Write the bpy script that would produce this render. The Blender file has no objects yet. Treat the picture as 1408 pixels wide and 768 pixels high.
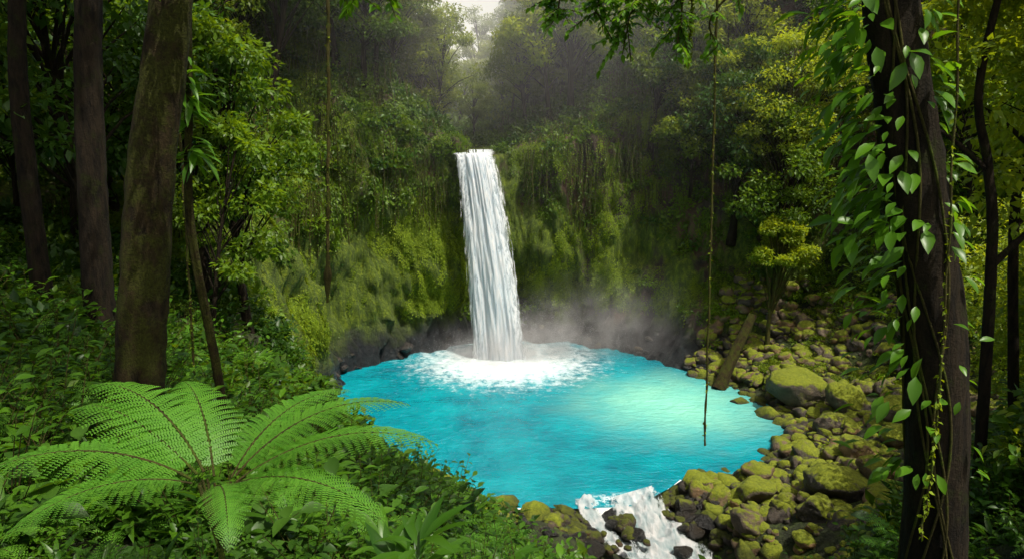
import bpy, math, random, bmesh
import numpy as np
from mathutils import Vector, noise, Matrix, Euler
from mathutils.bvhtree import BVHTree
random.seed(7); rng=np.random.default_rng(7)
scene=bpy.context.scene
R_=math.radians

# ------------------------------------------------------------ materials
def newmat(name):
    m=bpy.data.materials.new(name); m.use_nodes=True
    nt=m.node_tree; nt.nodes.clear()
    return m,nt,nt.nodes,nt.links
def nd(nt,t,**k):
    n=nt.nodes.new(t)
    for a,b in k.items(): setattr(n,a,b)
    return n
def ramp(nt,stops,interp='LINEAR'):
    r=nt.nodes.new('ShaderNodeValToRGB'); cr=r.color_ramp; cr.interpolation=interp
    while len(cr.elements)<len(stops): cr.elements.new(0.5)
    for e,(p,c) in zip(cr.elements,stops):
        e.position=p; e.color=(c[0],c[1],c[2],1)
    return r
def mixc(nt,f,a,b,blend='MIX'):
    m=nt.nodes.new('ShaderNodeMix'); m.data_type='RGBA'; m.blend_type=blend
    for sock,val in ((m.inputs[0],f),(m.inputs[6],a),(m.inputs[7],b)):
        if isinstance(val,(int,float)): sock.default_value=val
        elif isinstance(val,tuple): sock.default_value=(*val,1)
        else: nt.links.new(val,sock)
    return m.outputs[2]
def math_(nt,op,a,b=None,clamp=False):
    m=nt.nodes.new('ShaderNodeMath'); m.operation=op; m.use_clamp=clamp
    for i,v in enumerate((a,b)):
        if v is None: continue
        if isinstance(v,(int,float)): m.inputs[i].default_value=v
        else: nt.links.new(v,m.inputs[i])
    return m.outputs[0]
def noise_(nt,scale,detail=4,vec=None,rough=.55):
    n=nt.nodes.new('ShaderNodeTexNoise'); n.inputs['Scale'].default_value=scale
    n.inputs['Detail'].default_value=detail; n.inputs['Roughness'].default_value=rough
    if vec is not None: nt.links.new(vec,n.inputs['Vector'])
    return n.outputs['Fac']
def maprange(nt,v,a,b,c=0,d=1,smooth=True):
    m=nt.nodes.new('ShaderNodeMapRange'); m.interpolation_type='SMOOTHSTEP' if smooth else 'LINEAR'
    nt.links.new(v,m.inputs[0])
    for i,x in zip((1,2,3,4),(a,b,c,d)): m.inputs[i].default_value=x
    return m.outputs[0]

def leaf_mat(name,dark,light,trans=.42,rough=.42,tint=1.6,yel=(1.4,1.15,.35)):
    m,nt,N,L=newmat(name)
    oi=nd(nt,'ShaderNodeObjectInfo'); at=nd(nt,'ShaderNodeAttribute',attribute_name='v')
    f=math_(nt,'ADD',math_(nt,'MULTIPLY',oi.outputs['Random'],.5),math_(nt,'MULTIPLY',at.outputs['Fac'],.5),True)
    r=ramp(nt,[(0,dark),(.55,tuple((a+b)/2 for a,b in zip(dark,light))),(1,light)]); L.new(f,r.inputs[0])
    p=nd(nt,'ShaderNodeBsdfPrincipled'); L.new(r.outputs[0],p.inputs['Base Color'])
    p.inputs['Roughness'].default_value=rough; p.inputs['Specular IOR Level'].default_value=.3
    t=nd(nt,'ShaderNodeBsdfTranslucent')
    tc2=mixc(nt,1.0,r.outputs[0],tuple(y*tint for y in yel),'MULTIPLY'); L.new(tc2,t.inputs[0])
    mx=nd(nt,'ShaderNodeMixShader'); mx.inputs[0].default_value=trans
    L.new(p.outputs[0],mx.inputs[1]); L.new(t.outputs[0],mx.inputs[2])
    o=nd(nt,'ShaderNodeOutputMaterial'); L.new(mx.outputs[0],o.inputs[0])
    return m
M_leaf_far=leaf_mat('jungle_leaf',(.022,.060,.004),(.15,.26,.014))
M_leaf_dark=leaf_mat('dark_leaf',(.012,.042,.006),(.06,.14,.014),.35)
M_leaf_lit=leaf_mat('sunlit_yellow_green_leaf',(.07,.13,.007),(.26,.34,.024),.5)  # lighter yellow-green leaf; sunlight on foliage is put into its colour
M_near=leaf_mat('understory_leaf',(.015,.055,.005),(.085,.20,.010),.4,.36)
M_fern=leaf_mat('fern_leaf',(.07,.22,.022),(.17,.38,.035),.45,.45)
M_moss=leaf_mat('moss_leaf',(.05,.10,.003),(.22,.31,.006),.3,.7)
M_vine=leaf_mat('vine_leaf',(.022,.075,.006),(.11,.26,.014),.45,.35)

def bark_mat(name,c1,c2,mossc=(.05,.075,.008),mossamt=.5):
    m,nt,N,L=newmat(name)
    tc=nd(nt,'ShaderNodeTexCoord'); mp=nd(nt,'ShaderNodeMapping'); mp.inputs['Scale'].default_value=(1,1,.22)
    L.new(tc.outputs['Object'],mp.inputs[0])
    a=noise_(nt,9,8,mp.outputs[0],.7)
    r=ramp(nt,[(.36,c1),(.66,c2)]); L.new(a,r.inputs[0])
    b=noise_(nt,2.2,8,tc.outputs['Object'],.75)
    mf=maprange(nt,b,.62-mossamt*.3,.72-mossamt*.2)
    fine=noise_(nt,30,5,tc.outputs['Object'],.7)
    mr=ramp(nt,[(.3,tuple(c*.35 for c in mossc)),(.7,tuple(c*1.5 for c in mossc))]); L.new(fine,mr.inputs[0])
    c=mixc(nt,mf,r.outputs[0],mr.outputs[0])
    p=nd(nt,'ShaderNodeBsdfPrincipled'); L.new(c,p.inputs['Base Color']); p.inputs['Roughness'].default_value=.95
    p.inputs['Specular IOR Level'].default_value=.2
    bp=nd(nt,'ShaderNodeBump'); bp.inputs['Strength'].default_value=1; bp.inputs['Distance'].default_value=.12
    L.new(math_(nt,'ADD',a,math_(nt,'MULTIPLY',fine,.35)),bp.inputs['Height']); L.new(bp.outputs[0],p.inputs['Normal'])
    o=nd(nt,'ShaderNodeOutputMaterial'); L.new(p.outputs[0],o.inputs[0]); return m
M_bark=bark_mat('bark',(.005,.004,.0025),(.032,.022,.012),(.02,.024,.004),.35)
M_bark_moss=bark_mat('mossy_bark',(.010,.007,.003),(.05,.034,.012),(.045,.05,.006),.7)
M_stem=bark_mat('stem',(.04,.035,.01),(.09,.08,.02),(.07,.10,.01),.5)

def rock_mat(name,c1,c2,moss=.5,mossc1=(.06,.09,.003),mossc2=(.26,.29,.010),rough=.6):
    m,nt,N,L=newmat(name)
    geo=nd(nt,'ShaderNodeNewGeometry'); pos=geo.outputs['Position']
    oi=nd(nt,'ShaderNodeObjectInfo')
    a=noise_(nt,1.6,8,pos,.65)
    r=ramp(nt,[(.3,c1),(.7,c2)]); L.new(a,r.inputs[0])
    tint=ramp(nt,[(0,(.45,.45,.5)),(.5,(1,.9,.8)),(1,(1.9,1.45,.9))]); L.new(oi.outputs['Random'],tint.inputs[0])
    rc=mixc(nt,1.0,r.outputs[0],tint.outputs[0],'MULTIPLY')
    sx=nd(nt,'ShaderNodeSeparateXYZ'); L.new(geo.outputs['Normal'],sx.inputs[0])
    b=noise_(nt,1.3,8,pos,.7)
    k=math_(nt,'ADD',math_(nt,'MULTIPLY',sx.outputs[2],.35),b)
    k=math_(nt,'ADD',k,math_(nt,'MULTIPLY',oi.outputs['Random'],.22))
    mf=maprange(nt,k,1.02-moss*.4,1.14-moss*.4)
    mr=ramp(nt,[(.3,mossc1),(.7,mossc2)]); L.new(noise_(nt,6,8,pos,.8),mr.inputs[0])
    sp=nd(nt,'ShaderNodeSeparateXYZ'); L.new(pos,sp.inputs[0])
    wet=maprange(nt,sp.outputs[2],.05,.5,.35,1)
    c=mixc(nt,mf,rc,mr.outputs[0]); wc=nd(nt,'ShaderNodeCombineXYZ')
    for i in range(3): L.new(wet,wc.inputs[i])
    c=mixc(nt,1.0,c,wc.outputs[0],'MULTIPLY')
    p=nd(nt,'ShaderNodeBsdfPrincipled'); L.new(c,p.inputs['Base Color'])
    L.new(maprange(nt,mf,0,1,rough,.95),p.inputs['Roughness'])
    bp=nd(nt,'ShaderNodeBump'); bp.inputs['Strength'].default_value=1; bp.inputs['Distance'].default_value=.2
    f2=noise_(nt,14,6,pos,.7)
    L.new(math_(nt,'ADD',a,math_(nt,'MULTIPLY',f2,.5)),bp.inputs['Height']); L.new(bp.outputs[0],p.inputs['Normal'])
    o=nd(nt,'ShaderNodeOutputMaterial'); L.new(p.outputs[0],o.inputs[0]); return m
M_rock=rock_mat('river_rock',(.03,.028,.024),(.20,.15,.095),.55)
M_rock_moss=rock_mat('mossy_rock',(.03,.028,.022),(.15,.12,.08),.92)
M_rock_wet=rock_mat('wet_rock',(.008,.008,.008),(.05,.048,.045),.0,rough=.3)

def cliff_mat():
    m,nt,N,L=newmat('cliff_rock')
    geo=nd(nt,'ShaderNodeNewGeometry'); pos=geo.outputs['Position']
    sp=nd(nt,'ShaderNodeSeparateXYZ'); L.new(pos,sp.inputs[0]); x,y,z=sp.outputs
    mp=nd(nt,'ShaderNodeMapping'); mp.inputs['Scale'].default_value=(1,1,.35); L.new(pos,mp.inputs[0])
    a=noise_(nt,1.1,10,mp.outputs[0],.7)
    rk=ramp(nt,[(.3,(.014,.012,.009)),(.52,(.07,.050,.033)),(.72,(.20,.145,.09))]); L.new(a,rk.inputs[0])
    red=mixc(nt,math_(nt,'MULTIPLY',maprange(nt,noise_(nt,.35,4,pos),.45,.6),.75),rk.outputs[0],(.15,.08,.045))
    b=noise_(nt,.55,8,mp.outputs[0],.72)
    side=maprange(nt,x,-2,5,.12,-.03)
    band=maprange(nt,math_(nt,'ABSOLUTE',math_(nt,'SUBTRACT',z,5.5)),2,7,.12,-.03)
    k=math_(nt,'ADD',math_(nt,'ADD',b,side),band)
    mf=maprange(nt,k,.49,.60)
    mr=ramp(nt,[(.32,(.010,.022,.001)),(.5,(.08,.13,.003)),(.68,(.26,.33,.006))]); L.new(noise_(nt,3.2,9,mp.outputs[0],.85),mr.inputs[0])
    c=mixc(nt,mf,red,mr.outputs[0])
    wet=maprange(nt,math_(nt,'ADD',z,math_(nt,'MULTIPLY',noise_(nt,.5,5,pos),4)),3.0,5.4,0,1)
    wetc=ramp(nt,[(.3,(.006,.007,.009)),(.7,(.03,.034,.038))]); L.new(a,wetc.inputs[0])
    c=mixc(nt,wet,wetc.outputs[0],c)
    p=nd(nt,'ShaderNodeBsdfPrincipled'); L.new(c,p.inputs['Base Color'])
    L.new(maprange(nt,wet,0,1,.35,.9),p.inputs['Roughness'])
    bp=nd(nt,'ShaderNodeBump'); bp.inputs['Strength'].default_value=1; bp.inputs['Distance'].default_value=.9
    L.new(math_(nt,'ADD',a,math_(nt,'MULTIPLY',noise_(nt,6,6,pos,.75),.35)),bp.inputs['Height']); L.new(bp.outputs[0],p.inputs['Normal'])
    o=nd(nt,'ShaderNodeOutputMaterial'); L.new(p.outputs[0],o.inputs[0]); return m
M_cliff=cliff_mat()
def ground_mat():
    m,nt,N,L=newmat('forest_floor')
    geo=nd(nt,'ShaderNodeNewGeometry'); pos=geo.outputs['Position']
    r=ramp(nt,[(.35,(.012,.014,.006)),(.5,(.03,.04,.01)),(.65,(.055,.085,.010))]); L.new(noise_(nt,1.8,8,pos,.7),r.inputs[0])
    p=nd(nt,'ShaderNodeBsdfPrincipled'); L.new(r.outputs[0],p.inputs['Base Color']); p.inputs['Roughness'].default_value=.95
    bp=nd(nt,'ShaderNodeBump'); bp.inputs['Strength'].default_value=1; bp.inputs['Distance'].default_value=.2
    L.new(noise_(nt,7,6,pos,.7),bp.inputs['Height']); L.new(bp.outputs[0],p.inputs['Normal'])
    o=nd(nt,'ShaderNodeOutputMaterial'); L.new(p.outputs[0],o.inputs[0]); return m
M_ground=ground_mat()

# ------------------------------------------------------------ mesh builder
TF=(np.array([(0,0,0),(-.27,.45,.08),(.27,.45,.08),(0,1,-.06)],float),[(0,2,3),(0,3,1)])
def near_template(w,droop=.25,fold=.35):
    rows=[(.12,.35),(.32,.9),(.55,1),(.78,.62)]
    V=[(0,0,0)];F=[]
    for t,k in rows:
        z=-droop*t*t; V+=[(-w*k,t,z+fold*w*k),(0,t,z),(w*k,t,z+fold*w*k)]
    V.append((0,1,-droop))
    F+=[(0,2,1),(0,3,2)]
    for i in range(3):
        a=1+3*i; b=a+3
        F+=[(a,a+1,b+1,b),(a+1,a+2,b+2,b+1)]
    a=10; F+=[(a,a+1,13),(a+1,a+2,13)]
    return (np.array(V,float),F)
TN=near_template(.22); TL=near_template(.11,.4); TB=near_template(.30,.3)
TP=(np.array([(0,0,0),(-.22,.2,.03),(.22,.2,.03),(-.17,.7,.02),(.17,.7,.02),(0,1,0)],float),[(0,2,1),(1,2,4,3),(3,4,5)])
def unit(a): return a/np.maximum(np.linalg.norm(a,axis=-1,keepdims=True),1e-9)
class MB:
    def __init__(s): s.V=[];s.L=[];s.T=[];s.M=[];s.A=[];s.n=0
    def leaves(s,P,D,Nn,S,tm=TF,mat=0,val=None):
        P=np.asarray(P,float);n=len(P)
        if n==0:return
        D=unit(np.asarray(D,float)); Nn=np.asarray(Nn,float)
        side=unit(np.cross(D,Nn)+1e-6); up=np.cross(side,D)
        T,F=tm; S=np.broadcast_to(np.asarray(S,float),(n,))
        W=(T[None,:,0,None]*side[:,None]+T[None,:,1,None]*D[:,None]+T[None,:,2,None]*up[:,None])*S[:,None,None]+P[:,None]
        k=len(T); s.V.append(W.reshape(-1,3))
        fl=np.concatenate([np.array(f) for f in F]); ft=np.array([len(f) for f in F])
        off=(np.arange(n)*k)[:,None]+s.n
        s.L.append((fl[None]+off).ravel()); s.T.append(np.tile(ft,n)); s.M.append(np.full(n*len(F),mat))
        v=rng.random(n) if val is None else np.broadcast_to(val,(n,))
        s.A.append(np.repeat(v,k)); s.n+=n*k
    def tube(s,P,Rr,seg=8,mat=0,rough=0):
        P=np.asarray(P,float);n=len(P);Rr=np.broadcast_to(np.asarray(Rr,float),(n,))
        T=unit(np.gradient(P,axis=0)); ref=np.array([.13,.97,.2]) if abs(T[0][2])>.6 else np.array([0,0,1.])
        X=unit(np.cross(T,ref)); Y=np.cross(T,X)
        a=np.arange(seg)*2*np.pi/seg
        rr=Rr[:,None]*np.ones((1,seg))
        if rough: rr=rr*(1+rough*(rng.random((n,seg))-.5)+rough*1.2*np.sin(a*3+1+np.arange(n)[:,None]*.15)*.5)
        V=P[:,None]+(np.cos(a)[None,:,None]*X[:,None]+np.sin(a)[None,:,None]*Y[:,None])*rr[...,None]
        s.V.append(V.reshape(-1,3)); i,j=np.meshgrid(np.arange(n-1),np.arange(seg),indexing='ij')
        j2=(j+1)%seg; q=np.stack([i*seg+j,i*seg+j2,(i+1)*seg+j2,(i+1)*seg+j],-1).reshape(-1,4)+s.n
        s.L.append(q.ravel()); s.T.append(np.full(len(q),4)); s.M.append(np.full(len(q),mat)); s.A.append(np.full(n*seg,.5)); s.n+=n*seg
    def grid(s,V,mat=0,wrap=False,mask=None):
        a,b=V.shape[:2]; s.V.append(V.reshape(-1,3))
        i,j=np.meshgrid(np.arange(a if wrap else a-1),np.arange(b-1),indexing='ij'); i2=(i+1)%a
        q=np.stack([i*b+j,i2*b+j,i2*b+j+1,i*b+j+1],-1).reshape(-1,4)+s.n
        if mask is not None: q=q[mask.ravel()]
        s.L.append(q.ravel()); s.T.append(np.full(len(q),4)); s.M.append(np.full(len(q),mat)); s.A.append(np.full(a*b,.5)); s.n+=a*b
    def obj(s,name,mats,smooth=True,link=True,parent=None):
        me=bpy.data.meshes.new(name)
        V=np.concatenate(s.V);L=np.concatenate(s.L);T=np.concatenate(s.T);Mi=np.concatenate(s.M);A=np.concatenate(s.A)
        me.vertices.add(len(V)); me.vertices.foreach_set('co',V.ravel().astype(np.float32))
        me.loops.add(len(L)); me.loops.foreach_set('vertex_index',L.astype(np.int32))
        me.polygons.add(len(T)); st=np.concatenate([[0],np.cumsum(T)[:-1]])
        me.polygons.foreach_set('loop_start',st.astype(np.int32))
        for m in mats: me.materials.append(m)
        me.polygons.foreach_set('material_index',Mi.astype(np.int32))
        me.update(calc_edges=True)
        if smooth: me.polygons.foreach_set('use_smooth',np.ones(len(T),bool))
        at=me.attributes.new('v','FLOAT','POINT'); at.data.foreach_set('value',A.astype(np.float32))
        me.validate()
        o=bpy.data.objects.new(name,me)
        if link: scene.collection.objects.link(o)
        if parent: o.parent=parent
        return o
def empty(name,loc=(0,0,0)):
    e=bpy.data.objects.new(name,None); scene.collection.objects.link(e); return e

# ------------------------------------------------------------ scatter through geometry nodes
def scatter(name,assets,P,rot,scl,idx=None,parent=None):
    n=len(P)
    col=bpy.data.collections.new(name+'_sources')
    for a in assets: col.objects.link(a)
    order=sorted(range(len(assets)),key=lambda i:assets[i].name)
    inv=np.argsort(order)
    if idx is None: idx=rng.integers(0,len(assets),n)
    idx=inv[np.asarray(idx)]
    me=bpy.data.meshes.new(name); me.vertices.add(n); me.vertices.foreach_set('co',np.asarray(P,np.float32).ravel())
    a=me.attributes.new('rot','FLOAT_VECTOR','POINT'); a.data.foreach_set('vector',np.asarray(rot,np.float32).ravel())
    a=me.attributes.new('scl','FLOAT','POINT'); a.data.foreach_set('value',np.broadcast_to(np.asarray(scl,np.float32),(n,)).copy())
    a=me.attributes.new('idx','INT','POINT'); a.data.foreach_set('value',idx.astype(np.int32))
    o=bpy.data.objects.new(name,me); scene.collection.objects.link(o)
    if parent: o.parent=parent
    ng=bpy.data.node_groups.new(name+'_scatter','GeometryNodeTree')
    ng.interface.new_socket('Geometry',in_out='INPUT',socket_type='NodeSocketGeometry')
    ng.interface.new_socket('Geometry',in_out='OUTPUT',socket_type='NodeSocketGeometry')
    gi=ng.nodes.new('NodeGroupInput');go=ng.nodes.new('NodeGroupOutput')
    ci=ng.nodes.new('GeometryNodeCollectionInfo'); ci.inputs['Collection'].default_value=col
    ci.inputs['Separate Children'].default_value=True; ci.inputs['Reset Children'].default_value=True
    ip=ng.nodes.new('GeometryNodeInstanceOnPoints'); ip.inputs['Pick Instance'].default_value=True
    def na(nm,t):
        q=ng.nodes.new('GeometryNodeInputNamedAttribute'); q.data_type=t; q.inputs['Name'].default_value=nm; return q.outputs['Attribute']
    l=ng.links.new
    l(gi.outputs[0],ip.inputs['Points']); l(ci.outputs[0],ip.inputs['Instance'])
    l(na('idx','INT'),ip.inputs['Instance Index']); l(na('rot','FLOAT_VECTOR'),ip.inputs['Rotation']); l(na('scl','FLOAT'),ip.inputs['Scale'])
    l(ip.outputs[0],go.inputs[0])
    md=o.modifiers.new('scatter','NODES'); md.node_group=ng
    return o
def zrot(n,tilt=.15):
    r=rng.normal(0,tilt,(n,3)); r[:,2]=rng.random(n)*6.283; return r

# ------------------------------------------------------------ terrain
CX,CY=2.0,36.5
edge=[(-10.5,40.1),(-9.6,36),(-8.6,32),(-6.6,29),(-4.4,26.9),(-1.9,25.4),(1.3,25.1),(4.8,25.3),(7.2,27.6),(11.1,29.9),(13.1,32.4),(13.3,36.4),(12,38.8),(9.5,43.8),(5,46.7),(-0.7,47.3),(-5.2,45.4),(-8.8,43.0)]
ea=np.array([math.degrees(math.atan2(y-CY,x-CX))%360 for x,y in edge]); er=np.array([math.hypot(x-CX,y-CY) for x,y in edge])
o_=np.argsort(ea); ea=ea[o_]; er=er[o_]
ea3=np.concatenate([ea-360,ea,ea+360]); er3=np.tile(er,3)
def Redge(ph): return np.interp(np.asarray(ph)%360,ea3,er3)
prof={
 10:[(0,-.5),(2,.8),(5,2),(8,4.5),(12,9),(16,14),(24,23),(50,40),(150,60)],
 45:[(0,-.8),(1,1),(2.5,3.5),(4.5,7),(6,12),(8,18),(15,27),(50,44),(150,60)],
 72:[(0,-1),(.9,.6),(1.6,2.5),(1.4,4.2),(2.2,9),(3.2,15),(8,20),(50,40),(150,60)],
 90:[(0,-1),(1.4,.5),(2.4,2.2),(1.6,4.2),(1.4,9),(2,14),(6,16),(50,26),(150,36)],
 100:[(0,-1),(1.8,.5),(2.8,2.2),(1.8,4.4),(1.5,9),(1.8,13.6),(8,14.3),(50,18),(150,22)],
 112:[(0,-1),(1.8,.5),(2.8,2.2),(1.8,4.4),(1.3,9),(1.5,13.2),(8,13.6),(50,16),(150,20)],
 120:[(0,-1),(1.2,.5),(1.8,2.5),(1.1,5),(1.2,10),(1.6,14.6),(7,17),(50,28),(150,40)],
 135:[(0,-1),(.9,.5),(1.4,2.5),(1.0,5),(1.6,10),(2.6,15),(7,21),(50,45),(150,60)],
 160:[(0,-1),(.6,.5),(1.1,3),(1.6,7),(3.0,12),(5.4,17),(13,26),(50,48),(150,60)],
 185:[(0,-1),(.8,1),(1.3,3),(2.2,7.5),(3.5,11),(7,14.5),(15,21),(50,42),(150,55)],
 210:[(0,-.6),(1.2,1.5),(2.5,4.5),(5,8),(9,10),(14,12),(25,16),(50,28),(150,40)],
 235:[(0,-.4),(2,1.6),(4,4),(8,7.2),(12,9.5),(16,10.8),(28,13),(50,20),(150,30)],
 253:[(0,-.4),(2,.5),(5,2),(8,4.8),(12,7.6),(16,9.8),(22,11.5),(50,14.2),(150,20)],
 266:[(0,-.4),(2,.3),(5,.6),(8,1.6),(12,4.7),(17,8.2),(22,11.1),(50,14),(150,20)],
 277:[(0,-.5),(2,-.6),(5,-1.2),(8,-1.0),(12,2.6),(17,7.2),(22,10.8),(50,14),(150,20)],
 288:[(0,-.6),(2,-.8),(5,-1.4),(8,-1.0),(12,2.4),(17,7.0),(22,10.7),(50,14),(150,20)],
 300:[(0,-.4),(3,.5),(6,1.0),(8,1.8),(11,3.8),(15,7.4),(22,11.2),(50,15),(150,22)],
 325:[(0,-.4),(3,.8),(6,1.8),(9,3.2),(13,5.5),(18,9),(26,14),(50,24),(150,40)],
 345:[(0,-.4),(3,1.0),(6,2.4),(9,4.5),(13,8),(18,12),(26,20),(50,34),(150,50)]}
pk=sorted(prof); PA=np.array([prof[k] for k in pk],float)
NA=600; segs=[6,14,14,16,22,26,34,44,10]
us=np.concatenate([np.linspace(i,i+1,segs[i],endpoint=False) for i in range(8)]+[[8.0]])
us=np.concatenate([[ -1.0,-.5],us])
phs=np.arange(NA)*360/NA
def ctrl(ph):
    k=np.array([pk[-1]-360]+pk+[pk[0]+360]); A=np.concatenate([PA[-1:],PA,PA[:1]])
    i=np.searchsorted(k,ph,side='right')-1; f=(ph-k[i])/(k[i+1]-k[i]); f=f*f*(3-2*f)
    return A[i]*(1-f)+A[i+1]*f
G=np.zeros((NA,len(us),3)); Sg=np.zeros((NA,len(us)))
for a,ph in enumerate(phs):
    C=ctrl(ph)
    s=np.interp(us,np.arange(9),C[:,0]); z=np.interp(us,np.arange(9),C[:,1])
    k=np.array([1,2,3,2,1.])/9
    s2=np.convolve(np.pad(s,2,'edge'),k,'valid'); z2=np.convolve(np.pad(z,2,'edge'),k,'valid')
    s2[0]=-3;s2[1]=-1.2; z2[0]=-2.5;z2[1]=-1.6
    r=Redge(ph)+s2; Sg[a]=s2
    G[a,:,0]=CX+r*math.cos(R_(ph)); G[a,:,1]=CY+r*math.sin(R_(ph)); G[a,:,2]=z2
dd=np.hypot(G[...,0]-11.5,G[...,1]-10); G[...,2]+=4.2*np.exp(-dd**2/18)
def gridnormals(G):
    du=np.roll(G,-1,0)-np.roll(G,1,0); dv=np.gradient(G,axis=1); n=unit(np.cross(du,dv))
    return n if n[NA*3//4,60,2]>0 else -n
Nn=gridnormals(G)
def fbm(p,f,o=4):
    v=0;a=1
    for i in range(o):
        v+=a*noise.noise(Vector((p[0]*f,p[1]*f,p[2]*f))); f*=2.1;a*=.5
    return v
for a in range(NA):
    for b in range(2,len(us)-1):
        p=G[a,b]; n=Nn[a,b]; steep=1-abs(n[2]); d=Sg[a,b]
        if d>60: continue
        amp=.18+1.6*steep
        v=fbm((p[0],p[1],p[2]*.6),.33,4)
        v+=.6*abs(noise.noise(Vector((p[0]*1.3,p[1]*1.3,p[2]*.4)))) if steep>.3 else 0
        G[a,b]=p+n*v*amp*.9
Nn=gridnormals(G)
phg=np.repeat(phs[:,None],len(us),1)
ci_=np.stack([G[:, :-1],np.roll(G,-1,0)[:, :-1],np.roll(G,-1,0)[:,1:],G[:,1:]],2)
isw=((phg[:,:-1]>20)&(phg[:,:-1]<205))&(us[None,:-1]<6.2)
mb=MB(); mb.grid(G,0,True,~isw); ground=mb.obj('ground',[M_ground])
mb=MB(); mb.grid(G,0,True,isw); cliff=mb.obj('rock_cliff',[M_cliff])
allmb=MB(); allmb.grid(G,0,True)
bvh=BVHTree.FromPolygons([Vector(v) for v in G.reshape(-1,3)],np.concatenate(allmb.L).reshape(-1,4).tolist())
def gz(x,y):
    h=bvh.ray_cast(Vector((x,y,200)),Vector((0,0,-1)))
    return h[0].z if h[0] else 0
cc=ci_.mean(2); e1=ci_[:,:,1]-ci_[:,:,0]; e2=ci_[:,:,3]-ci_[:,:,0]
area=np.linalg.norm(np.cross(e1,e2),axis=-1); cn=Nn[:,:-1]; cs=Sg[:,:-1]; cph=phg[:,:-1]
X,Y,Z=cc[...,0],cc[...,1],cc[...,2]; nz=cn[...,2]
cd=np.hypot(X,Y)
ang=np.degrees(np.arctan2(X,Y))
def sample(w,n):
    w=(w*area).ravel(); w=np.maximum(w,0); w/=w.sum()
    i=rng.choice(len(w),n,p=w); a,b=np.unravel_index(i,area.shape)
    q=ci_[a,b]; u=rng.random((n,1));v=rng.random((n,1))
    P=q[:,0]*(1-u)*(1-v)+q[:,1]*u*(1-v)+q[:,2]*u*v+q[:,3]*(1-u)*v
    return P,cn[a,b],cs[a,b],cph[a,b]
nzf=np.array([[fbm(cc[a,b],.16,3) for b in range(cc.shape[1])] for a in range(NA)])
view=(np.abs(ang)<48)&(Y>-2)

# ------------------------------------------------------------ plant assets
def clump(name,n,rad,ls,mat,tm=TF,flat=.6,link=False):
    mb=MB(); d=unit(rng.normal(size=(n,3))); d[:,2]=np.abs(d[:,2])*1.0-.15
    r=rad*rng.random(n)**.45
    lump=np.array([1+.45*noise.noise(Vector(v)*2.2+Vector((rad*9,0,n))) for v in d])
    P=d*(r*lump)[:,None]*np.array([1,1,flat])
    D=d*.7+rng.normal(0,.6,(n,3)); D[:,2]-=.25
    Nn=np.array([0,0,1.])+rng.normal(0,.45,(n,3))
    S=ls*(.6+.8*rng.random(n))
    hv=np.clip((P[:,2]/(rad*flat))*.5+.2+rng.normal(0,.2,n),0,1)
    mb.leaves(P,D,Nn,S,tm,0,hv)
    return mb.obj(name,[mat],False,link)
clumpsA=[clump('shrub_clump_%d'%i,150,1.0,.26,M_leaf_far) for i in range(3)]
clumpsD=[clump('dark_shrub_clump_%d'%i,150,1.0,.26,M_leaf_dark) for i in range(2)]
clumpsM=[clump('moss_clump_%d'%i,170,1.0,.22,M_moss,TF,.35) for i in range(2)]
def wisp(name,mat,n=100,rad=.7,ls=.2):
    mb=MB(); P=np.stack([rng.normal(0,rad*.5,n),rng.normal(0,rad*.9,n),rng.random(n)*.12],1)
    D=np.stack([rng.normal(0,.25,n),-1+rng.normal(0,.15,n),.25+rng.normal(0,.25,n)],1)
    N2=np.array([0,.4,1.])+rng.normal(0,.3,(n,3))
    mb.leaves(P,D,N2,ls*(.5+rng.random(n)),TF,0); return mb.obj(name,[mat],False,False)
wisps=[wisp('hanging_moss_%d'%i,M_moss) for i in range(3)]
wispD=[wisp('hanging_fern_%d'%i,M_leaf_far,80,.8,.3) for i in range(2)]

def make_tree(name,H,crown_r,crown_h,nc,nl,ls,leafm,barkm,trunk_r,lean=.0,seedk=0,link=False,flat=.5,low=.45,parent=None):
    mb=MB(); t=np.linspace(0,1,12)
    lx,ly=rng.normal(0,.04*H+lean,2)
    path=np.stack([lx*t**1.5+.12*np.sin(t*5+seedk),ly*t**1.5+.12*np.cos(t*4),t*H*.92-.4],1)
    mb.tube(path,trunk_r*(1-.75*t)+trunk_r*.6*np.exp(-t*18),8,1,.15)
    for i in range(nc):
        f=rng.random(); th=rng.random()*6.283; hh=low+(1-low)*f
        prof_=math.sin(math.pi*min(1,(f*.85+.15)))**.6
        rr=crown_r*prof_*(.35+.65*math.sqrt(rng.random()))
        c=np.array([path[-1,0]*hh+rr*math.cos(th),path[-1,1]*hh+rr*math.sin(th),H*(1-crown_h/H)+crown_h*f])
        b=np.array([np.interp(max(.3,hh-.2),t,path[:,k]) for k in range(3)])
        m=(b+c)/2+np.array([0,0,.1*rr])
        mb.tube([b,m,c],[trunk_r*.28,trunk_r*.18,trunk_r*.06],5,1)
        cr=crown_r*(.22+.22*rng.random())
        n=int(nl*(.6+.8*rng.random()))
        d=unit(rng.normal(size=(n,3))); r=cr*rng.random(n)**.4
        P=c+d*r[:,None]*np.array([1,1,flat])
        D=d*.7+rng.normal(0,.6,(n,3)); D[:,2]-=.35
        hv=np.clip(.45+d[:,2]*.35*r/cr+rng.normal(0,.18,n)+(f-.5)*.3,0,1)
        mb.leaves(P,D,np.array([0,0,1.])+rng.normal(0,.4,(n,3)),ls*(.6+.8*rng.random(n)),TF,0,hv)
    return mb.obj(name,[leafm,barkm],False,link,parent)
treesB=[make_tree('jungle_tree_%d'%i,11+i,3.6,7.5,34,170,.28,[M_leaf_far,M_leaf_dark,M_leaf_far][i%3],M_bark,.24,seedk=i) for i in range(4)]
treesT=[make_tree('slim_tree_%d'%i,9+i,2.0,6.5,26,110,.26,M_leaf_far,M_bark,.12,seedk=i+7) for i in range(2)]
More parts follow.
